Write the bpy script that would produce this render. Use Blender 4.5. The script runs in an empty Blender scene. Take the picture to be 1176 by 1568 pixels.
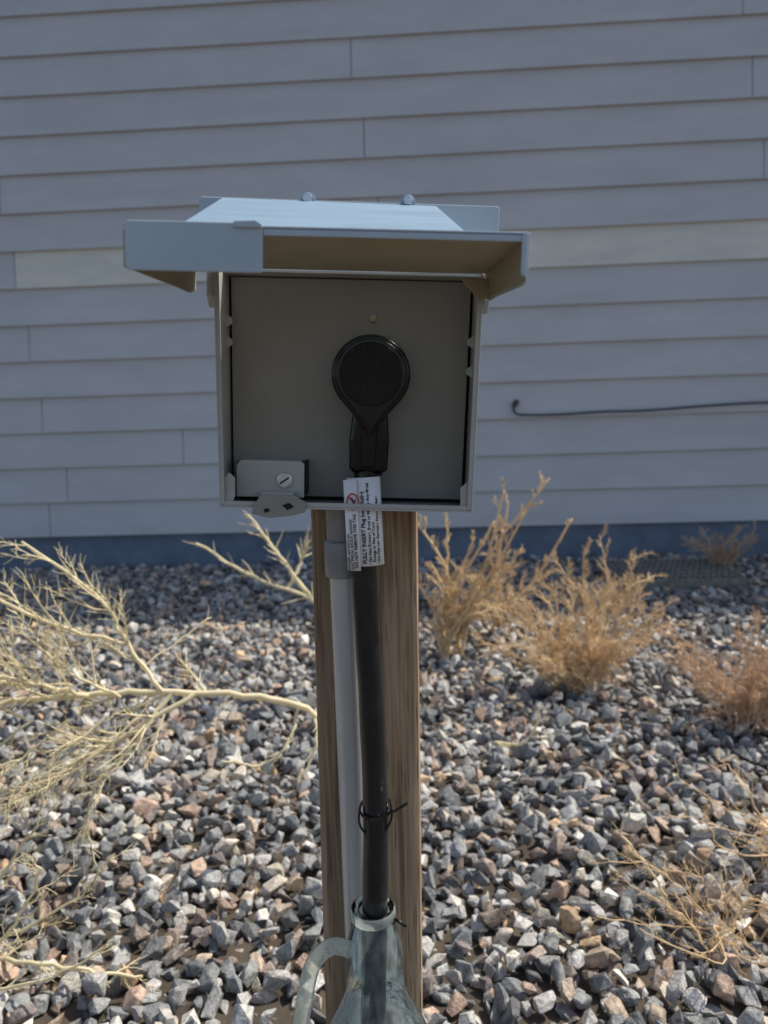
import bpy, bmesh, math, random
import numpy as np
from mathutils import Vector, Matrix, noise
random.seed(7); rng=np.random.default_rng(5)
scene=bpy.context.scene
col=scene.collection
R=math.radians

# ---------------------------------------------------------------- helpers
def mat(name, base=(.5,.5,.5), rough=.6, metal=0., var=.0, scale=20., stretch=(1,1,1), bump=.0, bscale=None, spec=.5, c2=None, c3=None, p3=.82, coat=0., transl=0.):
    m=bpy.data.materials.new(name); m.use_nodes=True
    nt=m.node_tree; n=nt.nodes; l=nt.links
    b=n['Principled BSDF']
    b.inputs['Roughness'].default_value=rough; b.inputs['Metallic'].default_value=metal
    b.inputs['Specular IOR Level'].default_value=spec
    if coat: b.inputs['Coat Weight'].default_value=coat
    tc=n.new('ShaderNodeTexCoord'); mp=n.new('ShaderNodeMapping'); mp.inputs['Scale'].default_value=stretch
    l.new(tc.outputs['Object'],mp.inputs['Vector'])
    nz=n.new('ShaderNodeTexNoise'); nz.inputs['Scale'].default_value=scale; nz.inputs['Detail'].default_value=4; nz.inputs['Roughness'].default_value=.65
    l.new(mp.outputs[0],nz.inputs['Vector'])
    cr=n.new('ShaderNodeValToRGB')
    a=tuple(max(0,c*(1-var)) for c in base); z=c2 if c2 else tuple(min(1,c*(1+var)) for c in base)
    cr.color_ramp.elements[0].position=.3; cr.color_ramp.elements[1].position=min(.7,p3-.03)
    cr.color_ramp.elements[0].color=(*a,1); cr.color_ramp.elements[1].color=(*z,1)
    if c3:
        e=cr.color_ramp.elements.new(p3); e.color=(*c3,1)
    l.new(nz.outputs['Fac'],cr.inputs['Fac']); l.new(cr.outputs['Color'],b.inputs['Base Color'])
    if bump:
        n2=n.new('ShaderNodeTexNoise'); n2.inputs['Scale'].default_value=bscale or scale*3; n2.inputs['Detail'].default_value=2
        l.new(mp.outputs[0],n2.inputs['Vector'])
        bp=n.new('ShaderNodeBump'); bp.inputs['Strength'].default_value=bump; bp.inputs['Distance'].default_value=.002
        l.new(n2.outputs['Fac'],bp.inputs['Height']); l.new(bp.outputs[0],b.inputs['Normal'])
    if transl:
        t=n.new('ShaderNodeBsdfTranslucent'); l.new(cr.outputs['Color'],t.inputs[0])
        mx=n.new('ShaderNodeMixShader'); mx.inputs[0].default_value=transl
        l.new(b.outputs[0],mx.inputs[1]); l.new(t.outputs[0],mx.inputs[2]); l.new(mx.outputs[0],n['Material Output'].inputs[0])
    return m

def empty(name, loc=(0,0,0), rot=(0,0,0)):
    e=bpy.data.objects.new(name,None); e.location=loc; e.rotation_euler=rot; e.empty_display_size=.05; col.objects.link(e); return e

def meshobj(name, V, F, m, parent=None, smooth=False, bevel=0, segs=2):
    me=bpy.data.meshes.new(name); me.from_pydata([tuple(v) for v in V],[],F)
    bm=bmesh.new(); bm.from_mesh(me); bmesh.ops.recalc_face_normals(bm,faces=bm.faces); bm.to_mesh(me); bm.free()
    me.update()
    if smooth:
        for p in me.polygons: p.use_smooth=True
    o=bpy.data.objects.new(name,me); col.objects.link(o)
    if m: me.materials.append(m)
    if parent: o.parent=parent
    if bevel:
        b=o.modifiers.new('bev','BEVEL'); b.width=bevel; b.segments=segs; b.limit_method='ANGLE'; b.angle_limit=R(35)
    return o

def hexa(name, P, m, parent=None, bevel=0):
    F=[(0,1,2,3),(7,6,5,4),(0,4,5,1),(1,5,6,2),(2,6,7,3),(3,7,4,0)]
    return meshobj(name,P,F,m,parent,bevel=bevel)
def box(name,x0,x1,y0,y1,z0,z1,m,parent=None,bevel=0):
    return hexa(name,[(x0,y0,z0),(x1,y0,z0),(x1,y1,z0),(x0,y1,z0),(x0,y0,z1),(x1,y0,z1),(x1,y1,z1),(x0,y1,z1)],m,parent,bevel)
def prism(name, poly, axis, a, b, m, parent=None, bevel=0, segs=2):
    def mk(p,t):
        if axis=='x': return (t,p[0],p[1])
        if axis=='y': return (p[0],t,p[1])
        return (p[0],p[1],t)
    n=len(poly); V=[mk(p,a) for p in poly]+[mk(p,b) for p in poly]
    F=[tuple(range(n)),tuple(range(2*n-1,n-1,-1))]+[(i,(i+1)%n,n+(i+1)%n,n+i) for i in range(n)]
    return meshobj(name,V,F,m,parent,bevel=bevel,segs=segs)

class Geo:
    def __init__(s): s.V=[]; s.F=[]
    def tube(s, pts, rad, k=6, cap=True):
        pts=[Vector(p) for p in pts]; n=len(pts)
        if n<2: return
        base=len(s.V); up=Vector((.13,.31,.94)); prevn=None
        for i,p in enumerate(pts):
            t=(pts[min(i+1,n-1)]-pts[max(i-1,0)])
            if t.length<1e-9: t=Vector((0,0,1))
            t.normalize()
            if prevn is None:
                nn=t.cross(up)
                if nn.length<.05: nn=t.cross(Vector((1,0,0)))
            else:
                nn=prevn-t*prevn.dot(t)
                if nn.length<1e-6: nn=t.cross(up)
            nn.normalize(); prevn=nn; bn=t.cross(nn)
            r=rad[i] if isinstance(rad,(list,tuple)) else rad
            for j in range(k):
                a=2*math.pi*j/k
                s.V.append(p+nn*(math.cos(a)*r)+bn*(math.sin(a)*r))
        for i in range(n-1):
            for j in range(k):
                a=base+i*k+j; b=base+i*k+(j+1)%k
                s.F.append((a,b,b+k,a+k))
        if cap:
            s.F.append(tuple(base+j for j in range(k))[::-1]); s.F.append(tuple(base+(n-1)*k+j for j in range(k)))
    def obj(s,name,m,parent=None,smooth=True):
        me=bpy.data.meshes.new(name); me.from_pydata([tuple(v) for v in s.V],[],s.F); me.update()
        if smooth:
            for p in me.polygons: p.use_smooth=len(p.vertices)<=4
        me.materials.append(m)
        o=bpy.data.objects.new(name,me); col.objects.link(o)
        if parent: o.parent=parent
        return o

def spline(pts, per=8):
    pts=[Vector(p) for p in pts]; out=[]
    P=[pts[0]*2-pts[1]]+pts+[pts[-1]*2-pts[-2]]
    for i in range(1,len(P)-2):
        p0,p1,p2,p3=P[i-1:i+3]
        for j in range(per):
            t=j/per
            out.append(.5*((2*p1)+(p2-p0)*t+(2*p0-5*p1+4*p2-p3)*t*t+(3*p1-p0-3*p2+p3)*t**3))
    out.append(pts[-1]); return out

def lathe(name, prof, centre, m, parent=None, k=40, close=False):
    V=[];F=[]
    for (r,z) in prof:
        for j in range(k):
            a=2*math.pi*j/k; V.append((centre[0]+r*math.cos(a),centre[1]+r*math.sin(a),z))
    for i in range(len(prof)-1):
        for j in range(k):
            a=i*k+j;b=i*k+(j+1)%k; F.append((a,b,b+k,a+k))
    return meshobj(name,V,F,m,parent,smooth=True)

# ---------------------------------------------------------------- materials
M_side=mat('siding_paint',(.575,.568,.572),.6,var=.08,scale=3.2,stretch=(.6,1,2.5),bump=.3,bscale=60)
M_pale=mat('siding_reflected_light',(.66,.64,.58),.6,var=.05,scale=3.0,stretch=(.8,1,3),c2=(.82,.78,.66),c3=(.90,.86,.72),bump=.2,bscale=60)  # blotchy reflected sunlight on the wall, painted as paler siding colour
M_found=mat('foundation_paint',(.16,.20,.26),.8,var=.2,scale=8,bump=.3)
M_dark=mat('dark_gap',(.012,.012,.012),.9)
M_roof=mat('roof_shingle',(.12,.11,.10),.9,var=.3,scale=30)
M_trim=mat('trim_paint',(.45,.45,.46),.6,var=.05)
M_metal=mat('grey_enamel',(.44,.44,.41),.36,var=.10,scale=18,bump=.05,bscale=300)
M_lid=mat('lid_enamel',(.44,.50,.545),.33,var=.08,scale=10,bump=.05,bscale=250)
M_crown=mat('lid_crown_enamel_sky_tint',(.30,.43,.54),.26,var=.14,scale=9,stretch=(1,3,3),bump=.05,bscale=250)  # lid enamel with the blue sky reflection put into its colour
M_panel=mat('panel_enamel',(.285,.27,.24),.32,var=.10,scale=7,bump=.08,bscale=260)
M_under=mat('lid_inside_enamel_bounce_tint',(.37,.32,.215),.42,var=.16,scale=12,bump=.08,bscale=260)  # lid enamel browned: warm light reflected off the gravel, painted in
M_zinc=mat('zinc',(.65,.66,.66),.3,metal=.9,var=.12,scale=120)
M_blk=mat('black_rubber',(.006,.005,.005),.17,var=.2,scale=60,spec=.42)
M_blk2=mat('black_textured',(.009,.008,.008),.42,var=.6,scale=450,bump=.7,bscale=600,spec=.35)
M_cable=mat('cable_jacket',(.013,.014,.016),.25,var=.4,scale=130,stretch=(1,1,.35),bump=.04,bscale=160,spec=.5,c3=(.16,.16,.165),p3=.74)
M_pvc=mat('pvc_conduit',(.50,.495,.475),.28,metal=.25,var=.12,scale=30,stretch=(1,1,.2),bump=.05)
M_pvcd=mat('pvc_coupling',(.26,.265,.27),.35,metal=.2,var=.12,scale=30)
M_label=mat('label_paper',(.86,.86,.88),.5,var=.03,scale=60)
M_ink=mat('ink',(.008,.008,.008),.6)
M_red=mat('red_ink',(.65,.06,.04),.5)
M_grate=mat('grate_steel',(.24,.23,.20),.45,metal=.1,var=.35,scale=40)
M_straw=mat('dry_stem_straw',(.88,.79,.54),.7,var=.12,scale=30,transl=.3)
M_straw2=mat('dry_stem_gold',(.88,.70,.45),.75,var=.14,scale=30,transl=.35)
M_rust=mat('dry_stem_rust',(.74,.54,.37),.8,var=.2,scale=30,transl=.3)
M_hose=mat('hose_rubber',(.05,.05,.055),.5)
M_brass=mat('dull_brass',(.42,.34,.22),.35,metal=.8,var=.2,scale=200)

def wood():
    m=bpy.data.materials.new('treated_timber'); m.use_nodes=True; nt=m.node_tree;n=nt.nodes;l=nt.links;b=n['Principled BSDF']
    tc=n.new('ShaderNodeTexCoord')
    mp=n.new('ShaderNodeMapping'); mp.inputs['Scale'].default_value=(1,1,.03); l.new(tc.outputs['Object'],mp.inputs[0])
    nz=n.new('ShaderNodeTexNoise'); nz.inputs['Scale'].default_value=260; nz.inputs['Detail'].default_value=5; nz.inputs['Distortion'].default_value=.3; l.new(mp.outputs[0],nz.inputs['Vector'])
    cr=n.new('ShaderNodeValToRGB'); e=cr.color_ramp.elements
    e[0].position=.3;e[0].color=(.20,.125,.075,1); e[1].position=.68;e[1].color=(.52,.365,.235,1)
    k=e.new(.5);k.color=(.37,.25,.155,1)
    l.new(nz.outputs['Fac'],cr.inputs[0])
    mp2=n.new('ShaderNodeMapping'); mp2.inputs['Scale'].default_value=(1,1,.08); l.new(tc.outputs['Object'],mp2.inputs[0])
    nb=n.new('ShaderNodeTexNoise'); nb.inputs['Scale'].default_value=26; nb.inputs['Detail'].default_value=3; l.new(mp2.outputs[0],nb.inputs['Vector'])
    mr=n.new('ShaderNodeMapRange'); mr.inputs[1].default_value=.3; mr.inputs[2].default_value=.7; mr.inputs[3].default_value=.72; mr.inputs[4].default_value=1.2; l.new(nb.outputs['Fac'],mr.inputs[0])
    mx=n.new('ShaderNodeMix'); mx.data_type='RGBA'; mx.blend_type='MULTIPLY'; mx.inputs[0].default_value=1
    l.new(cr.outputs[0],mx.inputs[6]); l.new(mr.outputs[0],mx.inputs[7])
    mp3=n.new('ShaderNodeMapping'); mp3.inputs['Scale'].default_value=(1,1,.045); l.new(tc.outputs['Object'],mp3.inputs[0])
    vo=n.new('ShaderNodeTexVoronoi'); vo.inputs['Scale'].default_value=380; l.new(mp3.outputs[0],vo.inputs['Vector'])
    c3=n.new('ShaderNodeValToRGB'); c3.color_ramp.elements[0].position=.12; c3.color_ramp.elements[0].color=(.8,.8,.8,1); c3.color_ramp.elements[1].position=.3; c3.color_ramp.elements[1].color=(0,0,0,1)
    l.new(vo.outputs['Distance'],c3.inputs[0])
    mx2=n.new('ShaderNodeMix'); mx2.data_type='RGBA'; l.new(c3.outputs[0],mx2.inputs[0]); l.new(mx.outputs[2],mx2.inputs[6]); mx2.inputs[7].default_value=(.12,.07,.04,1)
    l.new(mx2.outputs[2],b.inputs['Base Color']); b.inputs['Roughness'].default_value=.8; b.inputs['Specular IOR Level'].default_value=.25
    bp=n.new('ShaderNodeBump'); bp.inputs['Strength'].default_value=.7; bp.inputs['Distance'].default_value=.0015; l.new(nz.outputs['Fac'],bp.inputs['Height']); l.new(bp.outputs[0],b.inputs['Normal'])
    return m
M_wood=wood()

def plastic(name,tint,dcol,lo,hi):
    m=bpy.data.materials.new(name); m.use_nodes=True; nt=m.node_tree;n=nt.nodes;l=nt.links
    n.remove(n['Principled BSDF']); out=n['Material Output']
    tr=n.new('ShaderNodeBsdfTransparent'); tr.inputs[0].default_value=(*tint,1)
    gl=n.new('ShaderNodeBsdfGlossy'); gl.inputs['Roughness'].default_value=.08
    df=n.new('ShaderNodeBsdfTranslucent'); df.inputs[0].default_value=(*dcol,1)
    d2=n.new('ShaderNodeBsdfDiffuse'); d2.inputs[0].default_value=(*dcol,1)
    m0=n.new('ShaderNodeMixShader'); m0.inputs[0].default_value=.35; l.new(df.outputs[0],m0.inputs[1]); l.new(d2.outputs[0],m0.inputs[2])
    nz=n.new('ShaderNodeTexNoise'); nz.inputs['Scale'].default_value=22
    mr=n.new('ShaderNodeMapRange'); mr.inputs[1].default_value=.35; mr.inputs[2].default_value=.65; mr.inputs[3].default_value=lo; mr.inputs[4].default_value=hi; l.new(nz.outputs['Fac'],mr.inputs[0])
    m1=n.new('ShaderNodeMixShader'); l.new(mr.outputs[0],m1.inputs[0]); l.new(tr.outputs[0],m1.inputs[1]); l.new(m0.outputs[0],m1.inputs[2])
    lw=n.new('ShaderNodeLayerWeight'); lw.inputs[0].default_value=.10
    m2=n.new('ShaderNodeMixShader'); l.new(lw.outputs['Fresnel'],m2.inputs[0]); l.new(m1.outputs[0],m2.inputs[1]); l.new(gl.outputs[0],m2.inputs[2])
    bp=n.new('ShaderNodeBump'); bp.inputs['Strength'].default_value=.3; bp.inputs['Distance'].default_value=.003; l.new(nz.outputs['Fac'],bp.inputs['Height']); l.new(bp.outputs[0],gl.inputs['Normal'])
    l.new(m2.outputs[0],out.inputs[0]); return m
M_plas=plastic('clear_blue_plastic',(.88,.97,.99),(.80,.95,1.0),.06,.22)
M_milky=plastic('milky_plastic',(.92,.95,.92),(.92,.95,.88),.35,.55)

def stone_mat():
    m=bpy.data.materials.new('crushed_stone'); m.use_nodes=True; nt=m.node_tree;n=nt.nodes;l=nt.links;b=n['Principled BSDF']
    at=n.new('ShaderNodeAttribute'); at.attribute_name='tint'
    tc=n.new('ShaderNodeTexCoord')
    nz=n.new('ShaderNodeTexNoise'); nz.inputs['Scale'].default_value=120; nz.inputs['Detail'].default_value=3; nz.inputs['Roughness'].default_value=.8; l.new(tc.outputs['Object'],nz.inputs['Vector'])
    mr=n.new('ShaderNodeMapRange'); mr.inputs[1].default_value=.3; mr.inputs[2].default_value=.7; mr.inputs[3].default_value=.5; mr.inputs[4].default_value=1.45; l.new(nz.outputs['Fac'],mr.inputs[0])
    mx=n.new('ShaderNodeMix'); mx.data_type='RGBA'; mx.blend_type='MULTIPLY'; mx.inputs[0].default_value=1
    l.new(at.outputs['Color'],mx.inputs[6]); l.new(mr.outputs[0],mx.inputs[7]); l.new(mx.outputs[2],b.inputs['Base Color'])
    b.inputs['Roughness'].default_value=.55; b.inputs['Specular IOR Level'].default_value=.45
    bp=n.new('ShaderNodeBump'); bp.inputs['Strength'].default_value=.7; bp.inputs['Distance'].default_value=.004; l.new(nz.outputs['Fac'],bp.inputs['Height']); l.new(bp.outputs[0],b.inputs['Normal'])
    return m
M_stone=stone_mat()
M_dirt=mat('dirt',(.055,.045,.036),.95,var=.35,scale=14,bump=.8,bscale=120,c2=(.10,.078,.056),c3=(.30,.22,.14),p3=.80)

# ---------------------------------------------------------------- ground
V=[];F=[];N=60
xs=[-150,-40,-12,-6]+[ -4+8*i/N for i in range(N+1)]+[6,12,40,150]
ys=[-150,-40,-10,-3]+[-1+6*i/N for i in range(N+1)]+[8,15,40,150]
for y in ys:
    for x in xs:
        V.append((x,y,.006*noise.noise(Vector((x*2,y*2,0))) if abs(x)<4 and -1<y<5 else 0))
nx=len(xs)
for j in range(len(ys)-1):
    for i in range(nx-1):
        a=j*nx+i; F.append((a,a+1,a+1+nx,a+nx))
meshobj('ground',V,F,M_dirt,smooth=True)

# gravel ---------------------------------------------------------
def hull(npts, bev):
    bm=bmesh.new()
    for i in range(npts):
        v=Vector((random.gauss(0,1),random.gauss(0,1),random.gauss(0,1))).normalized()
        mxx=max(abs(c) for c in v); v=v*(1-.45)+v/mxx*.45*.8
        v*=random.uniform(.82,1.12)
        bm.verts.new((v.x,v.y*.80,v.z*.68))
    r=bmesh.ops.convex_hull(bm,input=bm.verts)
    bmesh.ops.delete(bm,geom=[g for g in set(r['geom_interior']+r['geom_unused']) if isinstance(g,bmesh.types.BMVert)],context='VERTS')
    if bev:
        bmesh.ops.bevel(bm,geom=list(bm.edges),offset=.08,segments=1,profile=.5,affect='EDGES',clamp_overlap=True)
    bmesh.ops.triangulate(bm,faces=bm.faces)
    bm.verts.ensure_lookup_table(); bm.verts.index_update()
    v=np.array([x.co[:] for x in bm.verts]); f=np.array([[w.index for w in g.verts] for g in bm.faces]); bm.free()
    return v,f
near=[hull(random.randint(10,16),True) for _ in range(26)]
far=[hull(random.randint(9,14),False) for _ in range(20)]
def wall_y(x): return 3.575-.054*x
pal=np.array([(.30,.305,.30),(.20,.21,.215),(.39,.385,.37),(.12,.125,.13),(.48,.465,.435),(.44,.35,.27),(.43,.31,.24),(.56,.50,.41),(.30,.24,.20),(.21,.18,.17),(.58,.41,.25),(.66,.63,.57)])
pw=np.array([18,18,12,14,10,6.5,5.5,5.5,4.5,4,2.2,4.]); pw/=pw.sum()
Vs=[];Fs=[];Cs=[];off=0
for layer,(sp,smin,smax,zoff) in enumerate([(.0255,.012,.018,-.003),(.0285,.0100,.0215,.012),(.065,.015,.025,.021)]):
    y=.15
    row=0
    while y<3.7:
        w=1.1+.56*y; x=-w+(row%2)*sp*.5
        while x<w:
            px=x+random.uniform(-.42,.42)*sp; py=y+random.uniform(-.42,.42)*sp
            x+=sp
            if py>wall_y(px)-.03: continue
            if .90<px<1.39 and 2.84<py<3.26: continue
            if abs(px+.02)<.060 and .63<py<.742: continue
            d=noise.noise(Vector((px*1.7+3,py*1.7,layer*.3)))
            if layer>0 and ((px+.19)**2+(py-.86)**2)<.0016: continue
            if layer>0 and ((px+.42)**2+(py-.86)**2)<.0012: continue
            s=random.uniform(smin,smax)*(1+.15*d)
            v,f=(near if py<1.6 and abs(px)<1.1 and layer>0 else far)[random.randrange(20)]
            a=random.uniform(0,6.283); M=(Matrix.Rotation(a,3,'Z')@Matrix.Rotation(random.gauss(0,.7),3,'X')@Matrix.Rotation(random.gauss(0,.7),3,'Y'))
            sc=np.array([random.uniform(.9,1.4),random.uniform(.8,1.1),random.uniform(.85,1.2)])*s
            P=(v*sc)@np.array(M).T+np.array([px,py,zoff+random.uniform(-.008,.008)])
            c=pal[rng.choice(12,p=pw)]*random.uniform(.72,1.22)
            Vs.append(P);Fs.append(f+off);off+=len(P)
            Cs.append(np.repeat(np.array([[*c,1.]]),len(P),0))
        y+=sp*.87; row+=1
Va=np.concatenate(Vs).astype(np.float32);Fa=np.concatenate(Fs).astype(np.int32);Ca=np.concatenate(Cs).astype(np.float32)
me=bpy.data.meshes.new('gravel'); me.vertices.add(len(Va)); me.vertices.foreach_set('co',Va.ravel())
me.loops.add(Fa.size); me.loops.foreach_set('vertex_index',Fa.ravel())
me.polygons.add(len(Fa)); me.polygons.foreach_set('loop_start',np.arange(0,Fa.size,3,dtype=np.int32))
ca=me.color_attributes.new('tint','FLOAT_COLOR','POINT'); ca.data.foreach_set('color',Ca.ravel())
me.update(calc_edges=True)
me.shade_flat()
me.materials.append(M_stone)
g=bpy.data.objects.new('gravel',me); col.objects.link(g)

# ---------------------------------------------------------------- house
house=empty('house',(0,3.575,0),(0,0,R(-3.1)))
E=.165; Z0=.17
joints={12:[-.079],10:[-.034],9:[-1.69,1.68],7:[-1.655],5:[-1.62],3:[-1.59],11:[1.62,-1.73],13:[1.57],8:[.02],6:[.09],1:[-1.5],2:[-.93],4:[2.4],14:[-.12]}
def boards(name,ms,rows):
    V=[];F=[]
    for r in rows:
        js=[-8]+sorted(joints.get(r,[-1.6+.9*(r%3)]) )+[8]
        for a,b in zip(js[:-1],js[1:]):
            if name=='siding_reflected_light_board' and a<-2: continue
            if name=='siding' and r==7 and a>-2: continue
            z0=Z0+r*E; z1=z0+E+.012
            jt=random.uniform(-.0008,.0008)
            a2=a+.0018;b2=b-.0018
            segn=max(1,int((b2-a2)/.5)); 
            for s in range(segn):
                x0=a2+(b2-a2)*s/segn; x1=a2+(b2-a2)*(s+1)/segn
                n0=len(V)
                w0=.0018*noise.noise(Vector((x0*1.2,r*3.3,0))); w1=.0018*noise.noise(Vector((x1*1.2,r*3.3,0)))
                V+= [(x0,-.023+jt,z0+w0),(x1,-.023+jt,z0+w1),(x1,-.006,z0+w1),(x0,-.006,z0+w0),(x0,-.007,z1),(x1,-.007,z1),(x1,-.0055,z1),(x0,-.0055,z1)]
                F+=[(n0,n0+1,n0+5,n0+4),(n0+3,n0+2,n0+1,n0)]
                if s==0: F.append((n0,n0+4,n0+7,n0+3))
                if s==segn-1: F.append((n0+1,n0+2,n0+6,n0+5))
    me=bpy.data.meshes.new(name); me.from_pydata(V,[],F); me.update(); me.materials.append(ms)
    o=bpy.data.objects.new(name,me); col.objects.link(o); o.parent=house
boards('siding',M_side,range(0,15)); boards('siding_reflected_light_board',M_pale,[7])  # one row carries the painted light reflections
box('sheathing',-8,8,-.004,5,.17,2.64,M_dark,house)
box('foundation',-8,8,-.001,5,-.2,.1695,M_found,house)
prism('roof',[(-.02,2.68),(2.5,3.2),(5.1,2.68),(5.1,2.645),(-.02,2.645)],'x',-8.2,8.2,M_roof,house)
box('fascia',-8.2,8.2,-.045,-.0205,2.62,2.69,M_trim,house)
G=Geo(); 
pts=spline([(.605,3.515,.735),(.60,3.505,.705),(.615,3.495,.685),(.66,3.49,.680),(.80,3.485,.678),(1.0,3.475,.684),(1.2,3.465,.684),(1.5,3.45,.698),(1.8,3.43,.702),(2.6,3.39,.69)],8)
G.tube(pts,.0055,8); G.tube([(.608,3.52,.73),(.608,3.48,.738)],.014,8)
G.obj('wall_cable',M_hose)

# grate on the ground
gr=empty('drain_grate',(1.145,3.05,.045),(0,0,R(-3)))
G=Geo()
for i in range(20):
    x=-.22+.44*i/19; 
    G.tube([(x,-.18,0),(x,.18,0)],.0048,4)
for j in range(7):
    y=-.18+.36*j/6; G.tube([(-.225,y,.003),(.225,y,.003)],.004,4)
G.obj('bars',M_grate,gr,False)
box('pit_floor',-.22,.22,-.18,.18,-.040,-.034,M_dark,gr)
for nm,a in (('frame_front',(-.23,.23,-.192,-.182,-.04,.008)),('frame_back',(-.23,.23,.182,.192,-.04,.008)),('frame_left',(-.238,-.2305,-.19,.19,-.04,.008)),('frame_right',(.2305,.238,-.19,.19,-.04,.008))):
    box(nm,*a,M_grate,gr)

# ---------------------------------------------------------------- timber post
a=.0452
def postpt(z): t=(z-.183)/(.67-.183); return -.024+( -.0165+.024)*t
V=[];F=[]
zs=[-.1,.1,.25,.4,.55,.67,.80,.84]
ch=.005
ring=[(-a,-a+ch),(-a+ch*.3,-a+ch*.3),(-a+ch,-a),(a-ch,-a),(a-ch*.3,-a+ch*.3),(a,-a+ch),(a,a-ch),(a-ch,a),(-a+ch,a),(-a,a-ch)]
nr=len(ring)
for z in zs:
    for (x,y) in ring: V.append((x+postpt(z),.6855+y,z))
for i in range(len(zs)-1):
    for j in range(nr): F.append((i*nr+j,i*nr+(j+1)%nr,(i+1)*nr+(j+1)%nr,(i+1)*nr+j))
F.append(tuple(range(len(V)-nr,len(V))))
meshobj('timber_post',V,F,M_wood)

# ---------------------------------------------------------------- outlet box
B=empty('outlet_box',(-.024,.571,.7595),(0,R(3.1),0))
T=.0015
hw=.0960;hh=.0885
side=[(-.008,hh-.004),(.008,-hh),(.066,-hh),(.066,hh),(0,hh)]
prism('side_left',side,'x',-hw,-hw+T,M_metal,B,.0004)
prism('side_right',side,'x',hw-T,hw,M_metal,B,.0004)
box('bottom_plate',-hw+T,hw-T,.0075,.066,-hh,-hh+T,M_metal,B)
box('top_plate',-hw+T,hw-T,.020,.066,hh-T,hh,M_metal,B)
box('back_plate',-hw+T,hw-T,.0645,.066,-hh+T,hh-T,M_dark,B)
box('gap_shade_sheet',-hw+.002,hw-.002,.056,.058,-hh+.002,hh-.002,M_dark,B)  # black sheet added behind the panel: shade of the gap as colour
hexa('lip_left',[(-hw+T,.0078,-hh+.002),(-hw+.0040,.0078,-hh+.002),(-hw+.0040,.0093,-hh+.002),(-hw+T,.0093,-hh+.002),(-hw+T,-.0075,hh-.006),(-hw+.0040,-.0075,hh-.006),(-hw+.0040,-.006,hh-.006),(-hw+T,-.006,hh-.006)],M_metal,B)
hexa('lip_right',[(hw-.0040,.0078,-hh+.002),(hw-T,.0078,-hh+.002),(hw-T,.0093,-hh+.002),(hw-.0040,.0093,-hh+.002),(hw-.0040,-.0075,hh-.006),(hw-T,-.0075,hh-.006),(hw-T,-.006,hh-.006),(hw-.0040,-.006,hh-.006)],M_metal,B)
box('lip_bottom',-hw+.004,hw-.004,.0078,.0093,-hh+T,-hh+.0050,M_metal,B,.0004)
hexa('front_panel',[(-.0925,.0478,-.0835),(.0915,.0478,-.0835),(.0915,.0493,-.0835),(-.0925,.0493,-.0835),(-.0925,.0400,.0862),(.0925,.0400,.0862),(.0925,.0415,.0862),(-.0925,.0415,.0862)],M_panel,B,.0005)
for i,(x,z) in enumerate([(-hw+.0052,.052),(-hw+.0052,.036),(hw-.0052,.040),(hw-.0052,.018)]):
    s=1 if x<0 else -1
    prism('tab_%d'%(i+1),[(x-s*.004,z-.005),(x+s*.0010,z-.002),(x+s*.0010,z+.002),(x-s*.004,z+.005)],'y',.030,.0315,M_metal,B,.0004)
def disc(name,x,y,z,r,d,m,k=24,bev=0,parent=B):
    return prism(name,[(x+r*math.cos(2*math.pi*i/k),z+r*math.sin(2*math.pi*i/k)) for i in range(k)],'y',y,y-d,m,parent,bev)
disc('panel_screw',.017,.0425,.057,.0028,.0026,M_brass,bev=.0008)
prism('latch_bracket',[(-.086,-.082),(-.0335,-.082),(-.0335,-.0555),(-.036,-.0535),(-.083,-.0535),(-.086,-.058)],'y',.024,.0255,M_metal,B,.0006)
box('latch_bracket_side',-.0335,-.032,.0258,.046,-.080,-.0535,M_dark,B)
box('latch_bracket_top',-.083,-.036,.0258,.046,-.0550,-.0535,M_metal,B)
disc('latch_screw',-.0485,.0240,-.0685,.0062,.002,M_zinc,bev=.0009)
disc('latch_screw_rim',-.0485,.0220,-.0685,.0046,.0006,M_zinc,bev=.0003)
pr=prism('screw_slot',[(-.0525,-.0705),(-.0518,-.0715),(-.0445,-.0665),(-.0452,-.0655)],'y',.0213,.0208,M_dark,B)
prism('padlock_tab',[(-.064,-.0775),(-.040,-.0775),(-.030,-.083),(-.0305,-.0905),(-.041,-.0935),(-.058,-.0955),(-.071,-.0925),(-.070,-.087)],'y',.0045,.006,M_panel,B,.0005)
prism('padlock_hole',[(-.048,-.0855),(-.043,-.0835),(-.039,-.0865),(-.044,-.0890)],'y',.0044,.0040,M_dark,B)
prism('padlock_hole_small',[(-.062,-.0885),(-.058,-.0880),(-.0575,-.0905),(-.061,-.0915)],'y',.0044,.0040,M_dark,B)
box('padlock_tab_top',-.064,-.0400,.006,.024,-.0775,-.0765,M_metal,B)
prism('corner_gusset',[(-.093,-.086),(-.087,-.086),(-.0845,-.080),(-.0845,-.066),(-.089,-.062),(-.093,-.066)],'y',.0098,.011,M_metal,B,.0005)
prism('corner_gusset_right',[(.093,-.086),(.087,-.086),(.0865,-.070),(.093,-.064)],'y',.0098,.011,M_metal,B,.0005)
for nm,x0,x1 in (('hinge_ear_left',-.1015,-.0963),('hinge_ear_right',.0963,.1010)):
    prism(nm,[(-.004,.086),(-.006,.066),(.002,.058),(.012,.060),(.016,.086)],'x',x0,x1,M_metal,B,.001)

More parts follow.
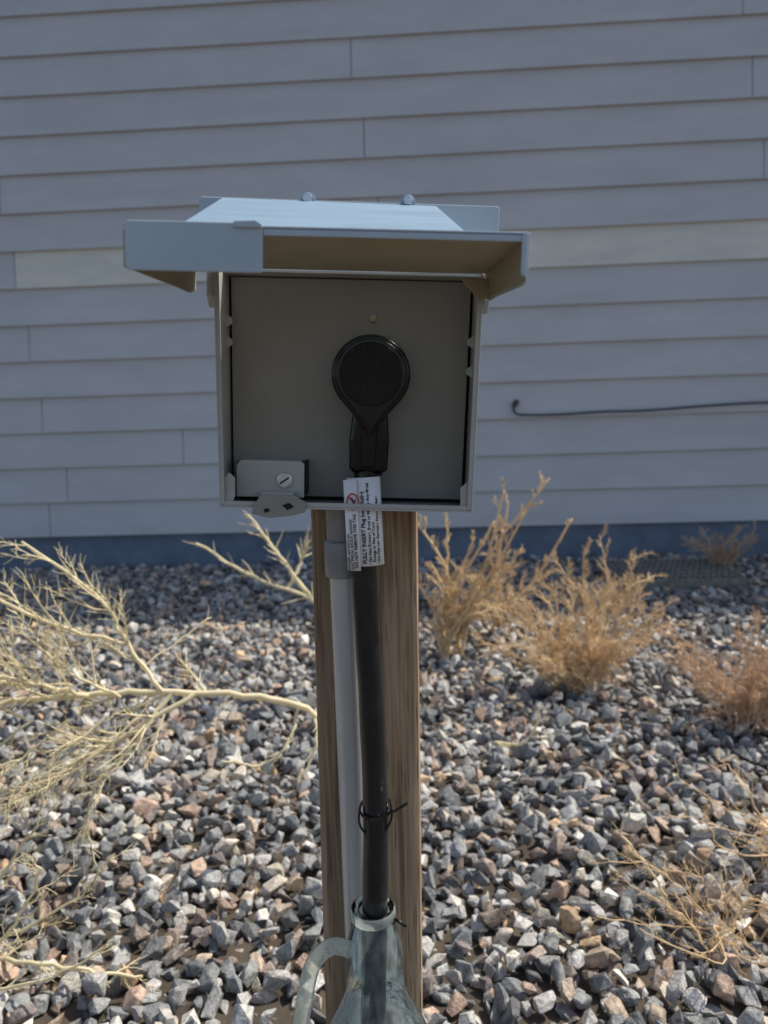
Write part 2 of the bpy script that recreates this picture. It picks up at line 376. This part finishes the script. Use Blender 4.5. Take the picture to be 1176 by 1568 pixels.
# lid (open, pointing at viewer)
zf=.0775; zb=.0845; yf=-.161; yb=-.0085; xl=-.108; xr=.0965
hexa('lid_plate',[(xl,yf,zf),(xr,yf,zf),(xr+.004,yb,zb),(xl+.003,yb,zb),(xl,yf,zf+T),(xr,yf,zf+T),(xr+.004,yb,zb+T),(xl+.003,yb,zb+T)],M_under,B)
hexa('lid_skin',[(xl-.0008,yf-.001,zf+T+.0002),(xr+.0008,yf-.001,zf+T+.0002),(xr+.005,yb,zb+T+.0002),(xl+.002,yb,zb+T+.0002),(xl-.0008,yf-.001,zf+.003),(xr+.0008,yf-.001,zf+.003),(xr+.005,yb,zb+.003),(xl+.002,yb,zb+.003)],M_lid,B,.0005)
prism('lid_front_flange',[(xl+.002,zf-.0205),(xl,zf-.018),(xl,zf+.0015),(xl+.001,zf+.0042),(-.038,zf+.0042),(-.0375,zf+.003),(-.0375,zf-.0205)],'y',yf-.0015,yf,M_lid,B,.0006)
prism('lid_front_lip',[(-.0372,zf-.0018),(xr,zf-.0018),(xr,zf+.0015),(-.0372,zf+.0015)],'y',yf-.001,yf,M_lid,B,.0004)
prism('lid_flange_step',[(-.052,zf+.0046),(-.041,zf+.0052),(-.0375,zf+.0032),(-.0375,zf+.0015),(-.052,zf+.0015)],'y',yf-.0028,yf-.0017,M_lid,B,.0004)
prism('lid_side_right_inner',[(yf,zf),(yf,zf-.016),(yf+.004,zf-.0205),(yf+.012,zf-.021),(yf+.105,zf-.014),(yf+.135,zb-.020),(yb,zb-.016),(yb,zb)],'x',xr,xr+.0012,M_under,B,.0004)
prism('lid_side_right',[(yf-.001,zf+.003),(yf-.001,zf-.016),(yf+.003,zf-.0215),(yf+.012,zf-.022),(yf+.105,zf-.015),(yf+.135,zb-.021),(yb,zb-.017),(yb,zb+.003)],'x',xr+.0014,xr+.0028,M_lid,B,.0006)
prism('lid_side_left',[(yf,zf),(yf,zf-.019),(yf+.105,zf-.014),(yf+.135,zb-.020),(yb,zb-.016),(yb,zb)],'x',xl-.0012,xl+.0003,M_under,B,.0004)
prism('lid_corner_return',[(xr+.0016,zf+.0028),(xr-.0015,zf+.0028),(xr-.0015,zf-.018),(xr+.0016,zf-.020)],'y',yf-.0022,yf-.0008,M_lid,B,.0006)
prism('lid_inner_bracket',[(xr-.020,zf-.0005),(xr-.001,zf-.0005),(xr-.001,zf-.012),(xr-.006,zf-.016)],'y',yb-.028,yb-.0265,M_under,B,.0004)
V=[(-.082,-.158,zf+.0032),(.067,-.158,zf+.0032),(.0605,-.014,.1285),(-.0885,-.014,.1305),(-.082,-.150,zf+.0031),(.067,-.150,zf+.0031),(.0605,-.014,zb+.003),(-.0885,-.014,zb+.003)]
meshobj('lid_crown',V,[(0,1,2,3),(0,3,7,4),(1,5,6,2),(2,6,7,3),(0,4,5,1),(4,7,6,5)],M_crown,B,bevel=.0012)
prism('lid_upstand',[(-.1045,.087),(.1045,.087),(.1045,.128),(.1035,.1298),(-.1035,.1315),(-.1045,.130)],'y',-.012,-.0105,M_lid,B,.0008)
for i,x in enumerate((-.0290,.0405)):
    disc('lid_screw_%d'%(i+1),x,-.0125,.1315,.0036,.004,M_zinc,k=8,bev=.0008)
    disc('lid_screw_washer_%d'%(i+1),x,-.0115,.1308,.0052,.0012,M_crown,k=20,bev=.0003)

# ---------------------------------------------------------------- plug
px,pz=.0168,.0127
plug=empty('power_plug',(0,0,0))
plug.matrix_world=Matrix.Translation((-.024,.571,.7605))@Matrix.Rotation(R(3.1),4,'Y')
def tear(r,tip,k=48,sx=1):
    ph=math.acos(r/tip); pts=[]
    a0=-math.pi/2+ph; a1=3*math.pi/2-ph
    for i in range(k+1):
        t=a0+(a1-a0)*i/k; pts.append((px+r*math.cos(t)*sx,pz+r*math.sin(t)))
    for s in (.35,.7):
        p=pts[k]; pts.append((p[0]*(1-s)+px*s+.0012*(1),p[1]*(1-s)+(pz-tip)*s-.0004))
    pts.append((px-.002,pz-tip)); pts.append((px+.002,pz-tip))
    q=pts[0]
    for s in (.7,.35): pts.append((q[0]*(1-s)+px*s-.0012,q[1]*(1-s)+(pz-tip)*s-.0004))
    return pts
prism('plug_body',tear(.0300,.0480),'y',.0475,.0195,M_blk,plug,.004,4)
prism('plug_face',tear(.0272,.0450),'y',.0195,.0165,M_blk,plug,.0025,4)
disc('plug_face_disc',px,.0164,pz,.0232,.0012,M_blk2,k=48,bev=.0006,parent=plug)
G=Geo(); G.tube([(px+.0236*math.cos(a*math.pi/24),.0160,pz+.0236*math.sin(a*math.pi/24)) for a in range(49)],.0006,6,False); G.obj('plug_face_ring',M_blk,plug)
prism('plug_neck',[(px-.0135,pz-.028),(px-.0160,pz-.050),(px-.0155,pz-.072),(px-.0135,pz-.0755),(px+.0120,pz-.0755),(px+.0142,pz-.072),(px+.0150,pz-.050),(px+.0135,pz-.028)],'y',.046,.0225,M_blk,plug,.005,4)
prism('plug_neck_ridge',[(px-.007,pz-.040),(px-.0065,pz-.071),(px+.0045,pz-.071),(px+.006,pz-.040)],'y',.0235,.0205,M_blk,plug,.0015,3)
prism('strain_relief',[(px-.0125,pz-.0755),(px-.0115,pz-.0785),(px+.0095,pz-.0785),(px+.0105,pz-.0755)],'y',.043,.025,M_blk,plug,.003,3)

# cable ----------------------------------------------------------
H=.75
cpts=spline([(-.0115,.604,H-.045),(-.0145,.603,H-.075),(-.0175,.601,H-.145),(-.0155,.597,H-.2245),(-.0145,.588,H-.326),(-.0180,.578,H-.411),(-.0225,.572,H-.51),(-.024,.57,.14)],14)
n=len(cpts)
G=Geo(); G.tube(cpts,[.0094+.0012*min(1,i/60)+.00015*math.sin(i*.7) for i in range(n)],28); G.obj('power_cable',M_cable)

# label -----------------------------------------------------------
L=empty('warning_label',(-.0148,.5915,H-.090),(R(-2),R(-1.0),0))
def surf(x): return -.0085*math.cos(x/.0135*1.35)
def sheet(name,x0,x1,z0,z1,fy,m,parent,sk=0):
    V=[];F=[];k=14
    for z in (z0,z1):
        for i in range(k+1):
            x=x0+(x1-x0)*i/k; V.append((x,fy(x),z+(sk*(x-x0))))
    for i in range(k): F.append((i,i+1,k+2+i,k+1+i))
    o=meshobj(name,V,F,m,parent,smooth=True); s=o.modifiers.new('s','SOLIDIFY'); s.thickness=.0003; s.offset=0; return o
sheet('label_wrap',-.0125,.0132,-.034,.0345,surf,M_label,L)
sheet('label_flap',-.0150,-.0050,-.0365,.0335,lambda x:-.0098-.105*(x+.0050),M_label,L,-.05)
def text(s,x,z,size,m=M_ink,bold=0,fy=surf):
    c=bpy.data.curves.new('txt','FONT'); c.body=s; c.size=size; c.extrude=.00002; c.offset=bold
    c.materials.append(m); o=bpy.data.objects.new('print_line',c); col.objects.link(o); o.parent=L
    y=fy(x); dx=.0005; sl=(fy(x+dx)-fy(x-dx))/(2*dx)
    nrm=Vector((sl,-1,0)).normalized(); tx=Vector((0,0,1)); ty=nrm.cross(tx)
    Mx=Matrix((tx,ty,nrm)).transposed().to_4x4(); Mx.translation=Vector((x,y,z))+nrm*.0004
    o.matrix_local=Mx
fl=lambda x:-.0098-.105*(x+.0050)-.0002
text('FULLY INSERT Plug Into Outlet',-.0000,-.032,.0043,bold=.00012)
text('• Do Not Remove, Bend or Modify Any Metal',.0038,-.033,.0034,bold=.00009)
text('  Prongs or Pins of Cord',.0069,-.033,.0033,bold=.00009)
text('• Do Not Use Excessive Force to Make',.0100,-.033,.0033,bold=.00009)
text('DO NOT REMOVE THIS TAG',-.0068,-.035,.0033,fy=fl,bold=.00008)
text('ELECTRICAL SHOCK HAZARD',-.0100,-.036,.0029,fy=fl,bold=.00006)
text('DANGER: read before use',-.0128,-.0365,.0026,fy=fl,bold=.00005)
G=Geo(); cx,cz,rr=-.0085,.0165,.0055
yy=fl(cx)-.0005
G.tube([(cx+rr*.8*math.cos(t*math.pi/16),fl(cx+rr*.8*math.cos(t*math.pi/16))-.0004,cz+rr*1.15*math.sin(t*math.pi/16)) for t in range(33)],.0006,5,False)
G.tube([(cx-rr*.55,fl(cx-rr*.55)-.0004,cz+rr*.8),(cx+rr*.55,fl(cx+rr*.55)-.0004,cz-rr*.8)],.0006,5)
G.obj('prohibition_symbol',M_red,L)
G=Geo(); G.tube([(cx-.001,yy,cz-.003),(cx+.001,yy,cz),(cx-.001,yy,cz+.003)],.0006,5); G.tube([(cx+.001,yy,cz-.002),(cx+.0022,yy,cz+.002)],.0004,5); G.obj('symbol_plug',M_ink,L)

# conduit ---------------------------------------------------------
C=empty('conduit_pipe',(0,0,0))
ccx=-.0343;ccy=.6265
lathe('pipe',[(.0125,-.05),(.0125,H-.1365)],(ccx,ccy),M_pvc,C)
lathe('coupling',[(.0126,H-.140),(.0156,H-.1395),(.0160,H-.137),(.0160,H-.112),(.0154,H-.1095),(.0126,H-.109)],(ccx,ccy-.001),M_pvcd,C)
lathe('adapter',[(.0135,H-.110),(.0135,H-.079)],(ccx,ccy-.001),M_pvcd,C)

# zip ties --------------------------------------------------------
def tie(name,c,r,ry,tiltx,tilty):
    e=empty(name,c,(R(tiltx),R(tilty),0))
    V=[];F=[];k=36
    for i in range(k):
        a=2*math.pi*i/k
        for dz in (-.0017,.0017):
            V.append((r*math.cos(a),ry*math.sin(a),dz))
        for dz in (.0017,-.0017):
            V.append(((r+.0009)*math.cos(a),(ry+.0009)*math.sin(a),dz))
    for i in range(k):
        j=(i+1)%k
        for q in range(4): F.append((i*4+q,i*4+(q+1)%4,j*4+(q+1)%4,j*4+q))
    meshobj('strap',V,F,M_blk,e)
    return e
t1=tie('cable_tie',(-.0146,.5885,H-.326),.0125,.0125,14,-4)
G=Geo(); G.tube(spline([(.009,-.009,.001),(.016,-.012,.006),(.0265,-.012,.0125)],6),[.0011]*13,5); G.obj('tail',M_blk,t1)
G=Geo(); G.tube(spline([(-.0125,-.002,.004),(-.0142,-.008,-.006),(-.010,-.0125,-.014),(-.002,-.0138,-.0225),(.006,-.0125,-.014),(.0125,-.008,-.004),(.0128,-.002,.005)],8),.0010,6)
G.tube([(-.006,-.0125,-.021),(-.001,-.0135,-.0245)],.0018,6); G.obj('loose_loop',M_blk,t1)
t2=tie('cable_tie',(-.0180,.5785,H-.4095),.0130,.0130,4,3)
box('tie_head',.0095,.0165,-.0125,-.0065,-.003,.003,M_blk,t2,.0008)
G=Geo(); G.tube([(.0155,-.0095,0),(.0215,-.011,-.003),(.0255,-.012,-.0055)],[.0014,.0013,.0012],5); G.obj('tail',M_blk,t2)

# plastic jug -------------------------------------------------------
J=empty('plastic_jug',(0,0,0))
jc=(-.0195,.574)
prof=[(.0168,H-.404),(.0172,H-.412),(.0176,H-.4135),(.0190,H-.424),(.0222,H-.436),(.0232,H-.444),(.0232,H-.462),(.0240,H-.474),(.0275,H-.488),(.0345,H-.503),(.043,H-.520),(.054,H-.545),(.062,H-.58),(.064,H-.62),(.064,.03),(.060,.018),(.001,.018)]
lathe('jug_shell',prof,jc,M_plas,J,48)
lathe('jug_collar',[(.0176,H-.4035),(.0186,H-.405),(.0188,H-.411),(.0178,H-.4125)],jc,M_milky,J,48)
G=Geo()
hp=spline([(jc[0]-.018,jc[1]-.004,H-.4385),(jc[0]-.034,jc[1]-.006,H-.4335),(jc[0]-.049,jc[1]-.008,H-.446),(jc[0]-.057,jc[1]-.008,H-.475),(jc[0]-.063,jc[1]-.008,H-.515),(jc[0]-.060,jc[1]-.006,H-.555)],8)
G.tube(hp,[.0066]*len(hp),12); G.obj('jug_handle',M_milky,J)

# ---------------------------------------------------------------- dry weeds
RMIN=.0005
def rv(s=1): return Vector((random.gauss(0,1),random.gauss(0,1),random.gauss(0,1)))*s
def grow(G,p,d,Ln,r,depth,kids,spread=.7,up=.15,k=4,segs=5,wob=.12):
    p=Vector(p); d=Vector(d).normalized(); pts=[p.copy()]; rad=[r]
    for i in range(segs):
        d=(d+rv(wob)+Vector((0,0,up*.3))).normalized()
        p=p+d*(Ln/segs)
        if p.z<.012: p.z=.012+random.random()*.01; d.z=abs(d.z)*.3
        pts.append(p.copy()); rad.append(max(RMIN*.6,r*(1-.7*(i+1)/segs)))
    G.tube(pts,rad,k if depth>0 else 3,False)
    if depth>0:
        sprout(G,pts,rad,depth,kids,Ln,spread,up)
def sprout(G,pts,rad,depth,kids,Ln,spread=.7,up=.15,lo=.15,frac=.45):
    n=len(pts)
    for c in range(kids):
        t=lo+(1-lo)*(c+random.random())/kids; i=min(n-2,int(t*(n-1))); f=t*(n-1)-i; f=max(0,min(1,f))
        q=pts[i].lerp(pts[i+1],f); d=(pts[i+1]-pts[i]).normalized()
        s=rv(); s=(s-d*s.dot(d)).normalized()
        nd=(d+s*random.uniform(.6,1.3)*spread/.7*.8+Vector((0,0,up*.5))).normalized()
        grow(G,q,nd,Ln*frac*random.uniform(.5,1.15)*(1.15-.5*t),max(RMIN,rad[i]*.55),depth-1,max(3,int(kids*.75)),spread,up,segs=5 if depth>1 else 3)
def stem(G,pts,r0,r1,depth,kids,Ln,k=7,**kw):
    P=spline(pts,6); n=len(P)
    P=[p+rv(.0015)*(i>0) for i,p in enumerate(P)]
    rad=[r0+(r1-r0)*i/(n-1) for i in range(n)]
    G.tube(P,rad,k,False)
    sprout(G,P,rad,depth,kids,Ln,**kw)

RMIN=.0008
G=Geo()
stem(G,[(-.03,1.22,0),(-.06,1.22,.14),(-.126,1.2,.252),(-.21,1.19,.287),(-.3675,1.17,.31),(-.5,1.15,.315),(-.70,1.12,.312)],.0060,.0044,2,12,.28,lo=.55,up=.02)
stem(G,[(-.31,1.175,.303),(-.40,1.13,.262),(-.50,1.10,.215),(-.66,1.05,.125)],.0046,.0030,2,16,.26,lo=.12,up=-.02)
stem(G,[(-.345,1.17,.308),(-.40,1.12,.24),(-.45,1.1,.19),(-.47,1.08,.11)],.0036,.0018,2,12,.2,up=-.05)
stem(G,[(-.36,1.17,.31),(-.42,1.2,.38),(-.47,1.22,.455),(-.60,1.25,.545)],.0038,.0024,2,14,.26,up=.08)
stem(G,[(-.42,1.2,.38),(-.52,1.18,.42),(-.66,1.15,.50),(-.8,1.1,.55)],.0034,.0020,2,16,.28,up=.1)
stem(G,[(-.47,1.15,.314),(-.55,1.1,.36),(-.66,1.05,.40),(-.8,1.0,.42)],.0034,.0020,2,16,.26,up=.08)
stem(G,[(-.40,1.2,.34),(-.335,1.25,.38),(-.30,1.28,.40)],.0018,.0010,1,7,.1)
stem(G,[(-.15,1.2,.262),(-.165,1.17,.215),(-.21,1.15,.192),(-.265,1.14,.205)],.0030,.0016,1,6,.07)
stem(G,[(-.126,1.2,.252),(-.118,1.18,.225),(-.135,1.16,.18),(-.15,1.15,.16)],.0030,.0015,1,5,.07)
for i in range(11):
    x=-.42-.05*i; zz=.31-.010*i*(i%2)
    stem(G,[(x,1.15+.03*(i%3),zz),(x-.06,1.12,zz+.05),(x-.12,1.1,zz+.10+.04*random.random())],.0024,.0012,2,13,.22,up=.1)
for i in range(8):
    x=-.38-.055*i
    stem(G,[(x,1.12,.29),(x-.07,1.08,.24),(x-.15,1.05,.17+.04*random.random())],.0022,.0011,2,12,.2,up=-.02)
G.obj('dry_weed',M_straw)

RMIN=.0012
G=Geo()
for tgt in ([(-.05,1.95,.12),(-.19,1.9,.265),(-.33,1.9,.326),(-.475,1.9,.42)],[(-.19,1.9,.265),(-.26,1.92,.36),(-.345,1.95,.48)],[(-.25,1.9,.29),(-.22,1.95,.35),(-.20,1.95,.40)]):
    stem(G,[(.0,2.0,0)]*(tgt[0][2]<.2)+tgt,.0062,.0032,1,16,.16,lo=.4,up=.12)
G.obj('dry_weed',M_straw)

def bush(mt,root,tips,r,depth,kids,Ln,seedn,rmin=.0011,**kw):
    global RMIN
    RMIN=rmin
    random.seed(seedn); G=Geo(); root=Vector(root)
    for t in tips:
        t=Vector(t); mid=root.lerp(t,.5)+rv(.02)+Vector((0,0,.03))
        b=root+Vector((random.uniform(-.05,.05),random.uniform(-.04,.04),0))
        stem(G,[b,b.lerp(t,.22)+Vector((0,0,.03)),mid,t],r,r*.5,depth,kids,Ln,k=5,lo=.12,**kw)
    return G.obj('dry_bush',mt)
bush(M_straw2,(.18,2.17,0),[(.47,2.15,.53),(.36,2.2,.46),(.30,2.1,.42),(.18,2.2,.44),(.09,2.15,.42),(.04,2.1,.32),(.26,2.2,.36),(.52,2.1,.42),(.13,2.1,.30),(.24,2.05,.28),(.38,2.1,.34),(.34,2.15,.50),(.44,2.2,.48)],.0060,2,14,.15,11,rmin=.0019,up=.3)
bush(M_straw2,(.47,1.87,0),[(.47+.25*math.cos(a),1.87+.13*math.sin(a),.12+.14*random.random()) for a in np.linspace(0,6.2,18)]+[(.50,1.87,.29),(.42,1.87,.28),(.57,1.85,.30),(.36,1.9,.24),(.64,1.87,.26)],.0024,2,22,.14,12,rmin=.0008,up=.12)
bush(M_rust,(.80,1.62,0),[(.80+.19*math.cos(a),1.62+.12*math.sin(a),.12+.14*random.random()) for a in np.linspace(0,6.2,18)]+[(.80,1.62,.27),(.75,1.62,.25),(.86,1.6,.28)],.0022,2,21,.14,13,rmin=.0007,up=.12)
bush(M_rust,(1.38,3.12,0),[(1.38+.15*math.cos(a),3.12+.1*math.sin(a),.12+.10*random.random()) for a in np.linspace(0,6.2,11)],.004,2,12,.12,14,rmin=.0018)
bush(M_straw2,(.66,2.35,0),[(.54,2.4,.24),(.78,2.35,.26),(.68,2.4,.32),(.86,2.4,.18),(.62,2.35,.28),(.46,2.35,.2)],.0035,2,17,.17,15,rmin=.0012,up=.15)
bush(M_straw2,(.34,2.35,0),[(.22,2.35,.24),(.40,2.3,.28),(.34,2.3,.30),(.50,2.3,.22),(.14,2.3,.22)],.0035,2,17,.17,18,rmin=.0012,up=.15)
bush(M_straw2,(.46,.95,0),[(.46+.20*math.cos(a),.95+.11*math.sin(a),.05+.07*random.random()) for a in np.linspace(0,6.2,14)],.0015,2,10,.11,16,rmin=.0005,up=.1)
bush(M_straw2,(.60,1.08,0),[(.58+.17*math.cos(a),1.08+.11*math.sin(a),.08+.10*random.random()) for a in np.linspace(0,6.2,11)],.0015,2,9,.12,17,rmin=.0006,up=.1)
RMIN=.0007
random.seed(31); G=Geo()
stem(G,[(-.62,.98,0),(-.56,.98,.10),(-.50,.99,.18),(-.47,1.0,.25)],.0028,.0012,2,9,.15,up=.15)
stem(G,[(-.62,.98,0),(-.52,.93,.07),(-.46,.90,.15),(-.44,.88,.20)],.0026,.0012,2,9,.15,up=.1)
stem(G,[(-.62,.98,0),(-.5,.92,.04),(-.40,.90,.04),(-.33,.9,.03)],.0036,.0018,2,9,.13,up=.05)
stem(G,[(-.60,.98,0),(-.55,.9,.02),(-.44,.86,.06),(-.36,.86,.10)],.0028,.0014,2,8,.12,up=.1)
stem(G,[(-.62,.98,0),(-.60,.95,.12),(-.55,.95,.22),(-.50,.95,.30)],.0028,.0012,2,9,.15,up=.1)
stem(G,[(-.60,.98,0),(-.50,.97,.06),(-.43,.97,.10),(-.38,.97,.16)],.0024,.0012,2,8,.12,up=.1)
G.obj('dry_weed',M_straw)
random.seed(33); G=Geo()
stem(G,[(-.245,1.0,0),(-.25,.99,.05),(-.238,.99,.12)],.0012,.0007,1,12,.025,up=.1)
G.obj('dry_sprig',M_rust)
G=Geo()
stem(G,[(.40,1.02,0),(.37,1.02,.07),(.325,1.02,.13),(.335,1.02,.165),(.35,1.03,.18)],.0022,.0012,1,6,.05)
G.obj('dry_stalk',M_straw)
G=Geo()
stem(G,[(.22,1.55,.03),(.27,1.52,.04),(.30,1.52,.07),(.31,1.52,.12)],.0034,.0022,1,4,.05)
stem(G,[(.22,1.55,.03),(.24,1.52,.035),(.245,1.5,.05)],.0024,.0014,1,3,.03)
G.obj('dry_stalk',M_straw)

# ---------------------------------------------------------------- light
el=R(52); az=R(25)   # az measured from +X toward +Y
sd=Vector((math.cos(el)*math.cos(az),math.cos(el)*math.sin(az),math.sin(el)))
w=bpy.data.worlds.new('World'); scene.world=w; w.use_nodes=True
nt=w.node_tree; sky=nt.nodes.new('ShaderNodeTexSky'); sky.sky_type='NISHITA'; sky.sun_disc=False
sky.sun_elevation=el; sky.sun_rotation=math.atan2(sd.x,sd.y); sky.air_density=1.0; sky.dust_density=2.0
nt.links.new(sky.outputs[0],nt.nodes['Background'].inputs[0]); nt.nodes['Background'].inputs[1].default_value=.145
sl=bpy.data.lights.new('sun','SUN'); sl.energy=5.0; sl.angle=R(.53); sl.color=(1,.93,.81)
so=bpy.data.objects.new('sun',sl); so.rotation_euler=(-sd).to_track_quat('-Z','Y').to_euler(); so.location=(3,2,4); col.objects.link(so)
scene.view_settings.view_transform='Standard'; scene.view_settings.look='None'; scene.view_settings.exposure=0

# ---------------------------------------------------------------- camera
cd=bpy.data.cameras.new('camera'); cam=bpy.data.objects.new('camera',cd); col.objects.link(cam)
cd.sensor_fit='VERTICAL'; cd.sensor_height=34.6; cd.sensor_width=25.95; cd.lens=26.0
cd.clip_start=.02; cd.clip_end=500
cd.dof.use_dof=True; cd.dof.focus_distance=.60; cd.dof.aperture_fstop=8.0
cam.matrix_world=Matrix.Translation((0,0,H))@Matrix.Rotation(R(90-8),4,'X')@Matrix.Rotation(R(-1.84),4,'Z')
scene.camera=cam
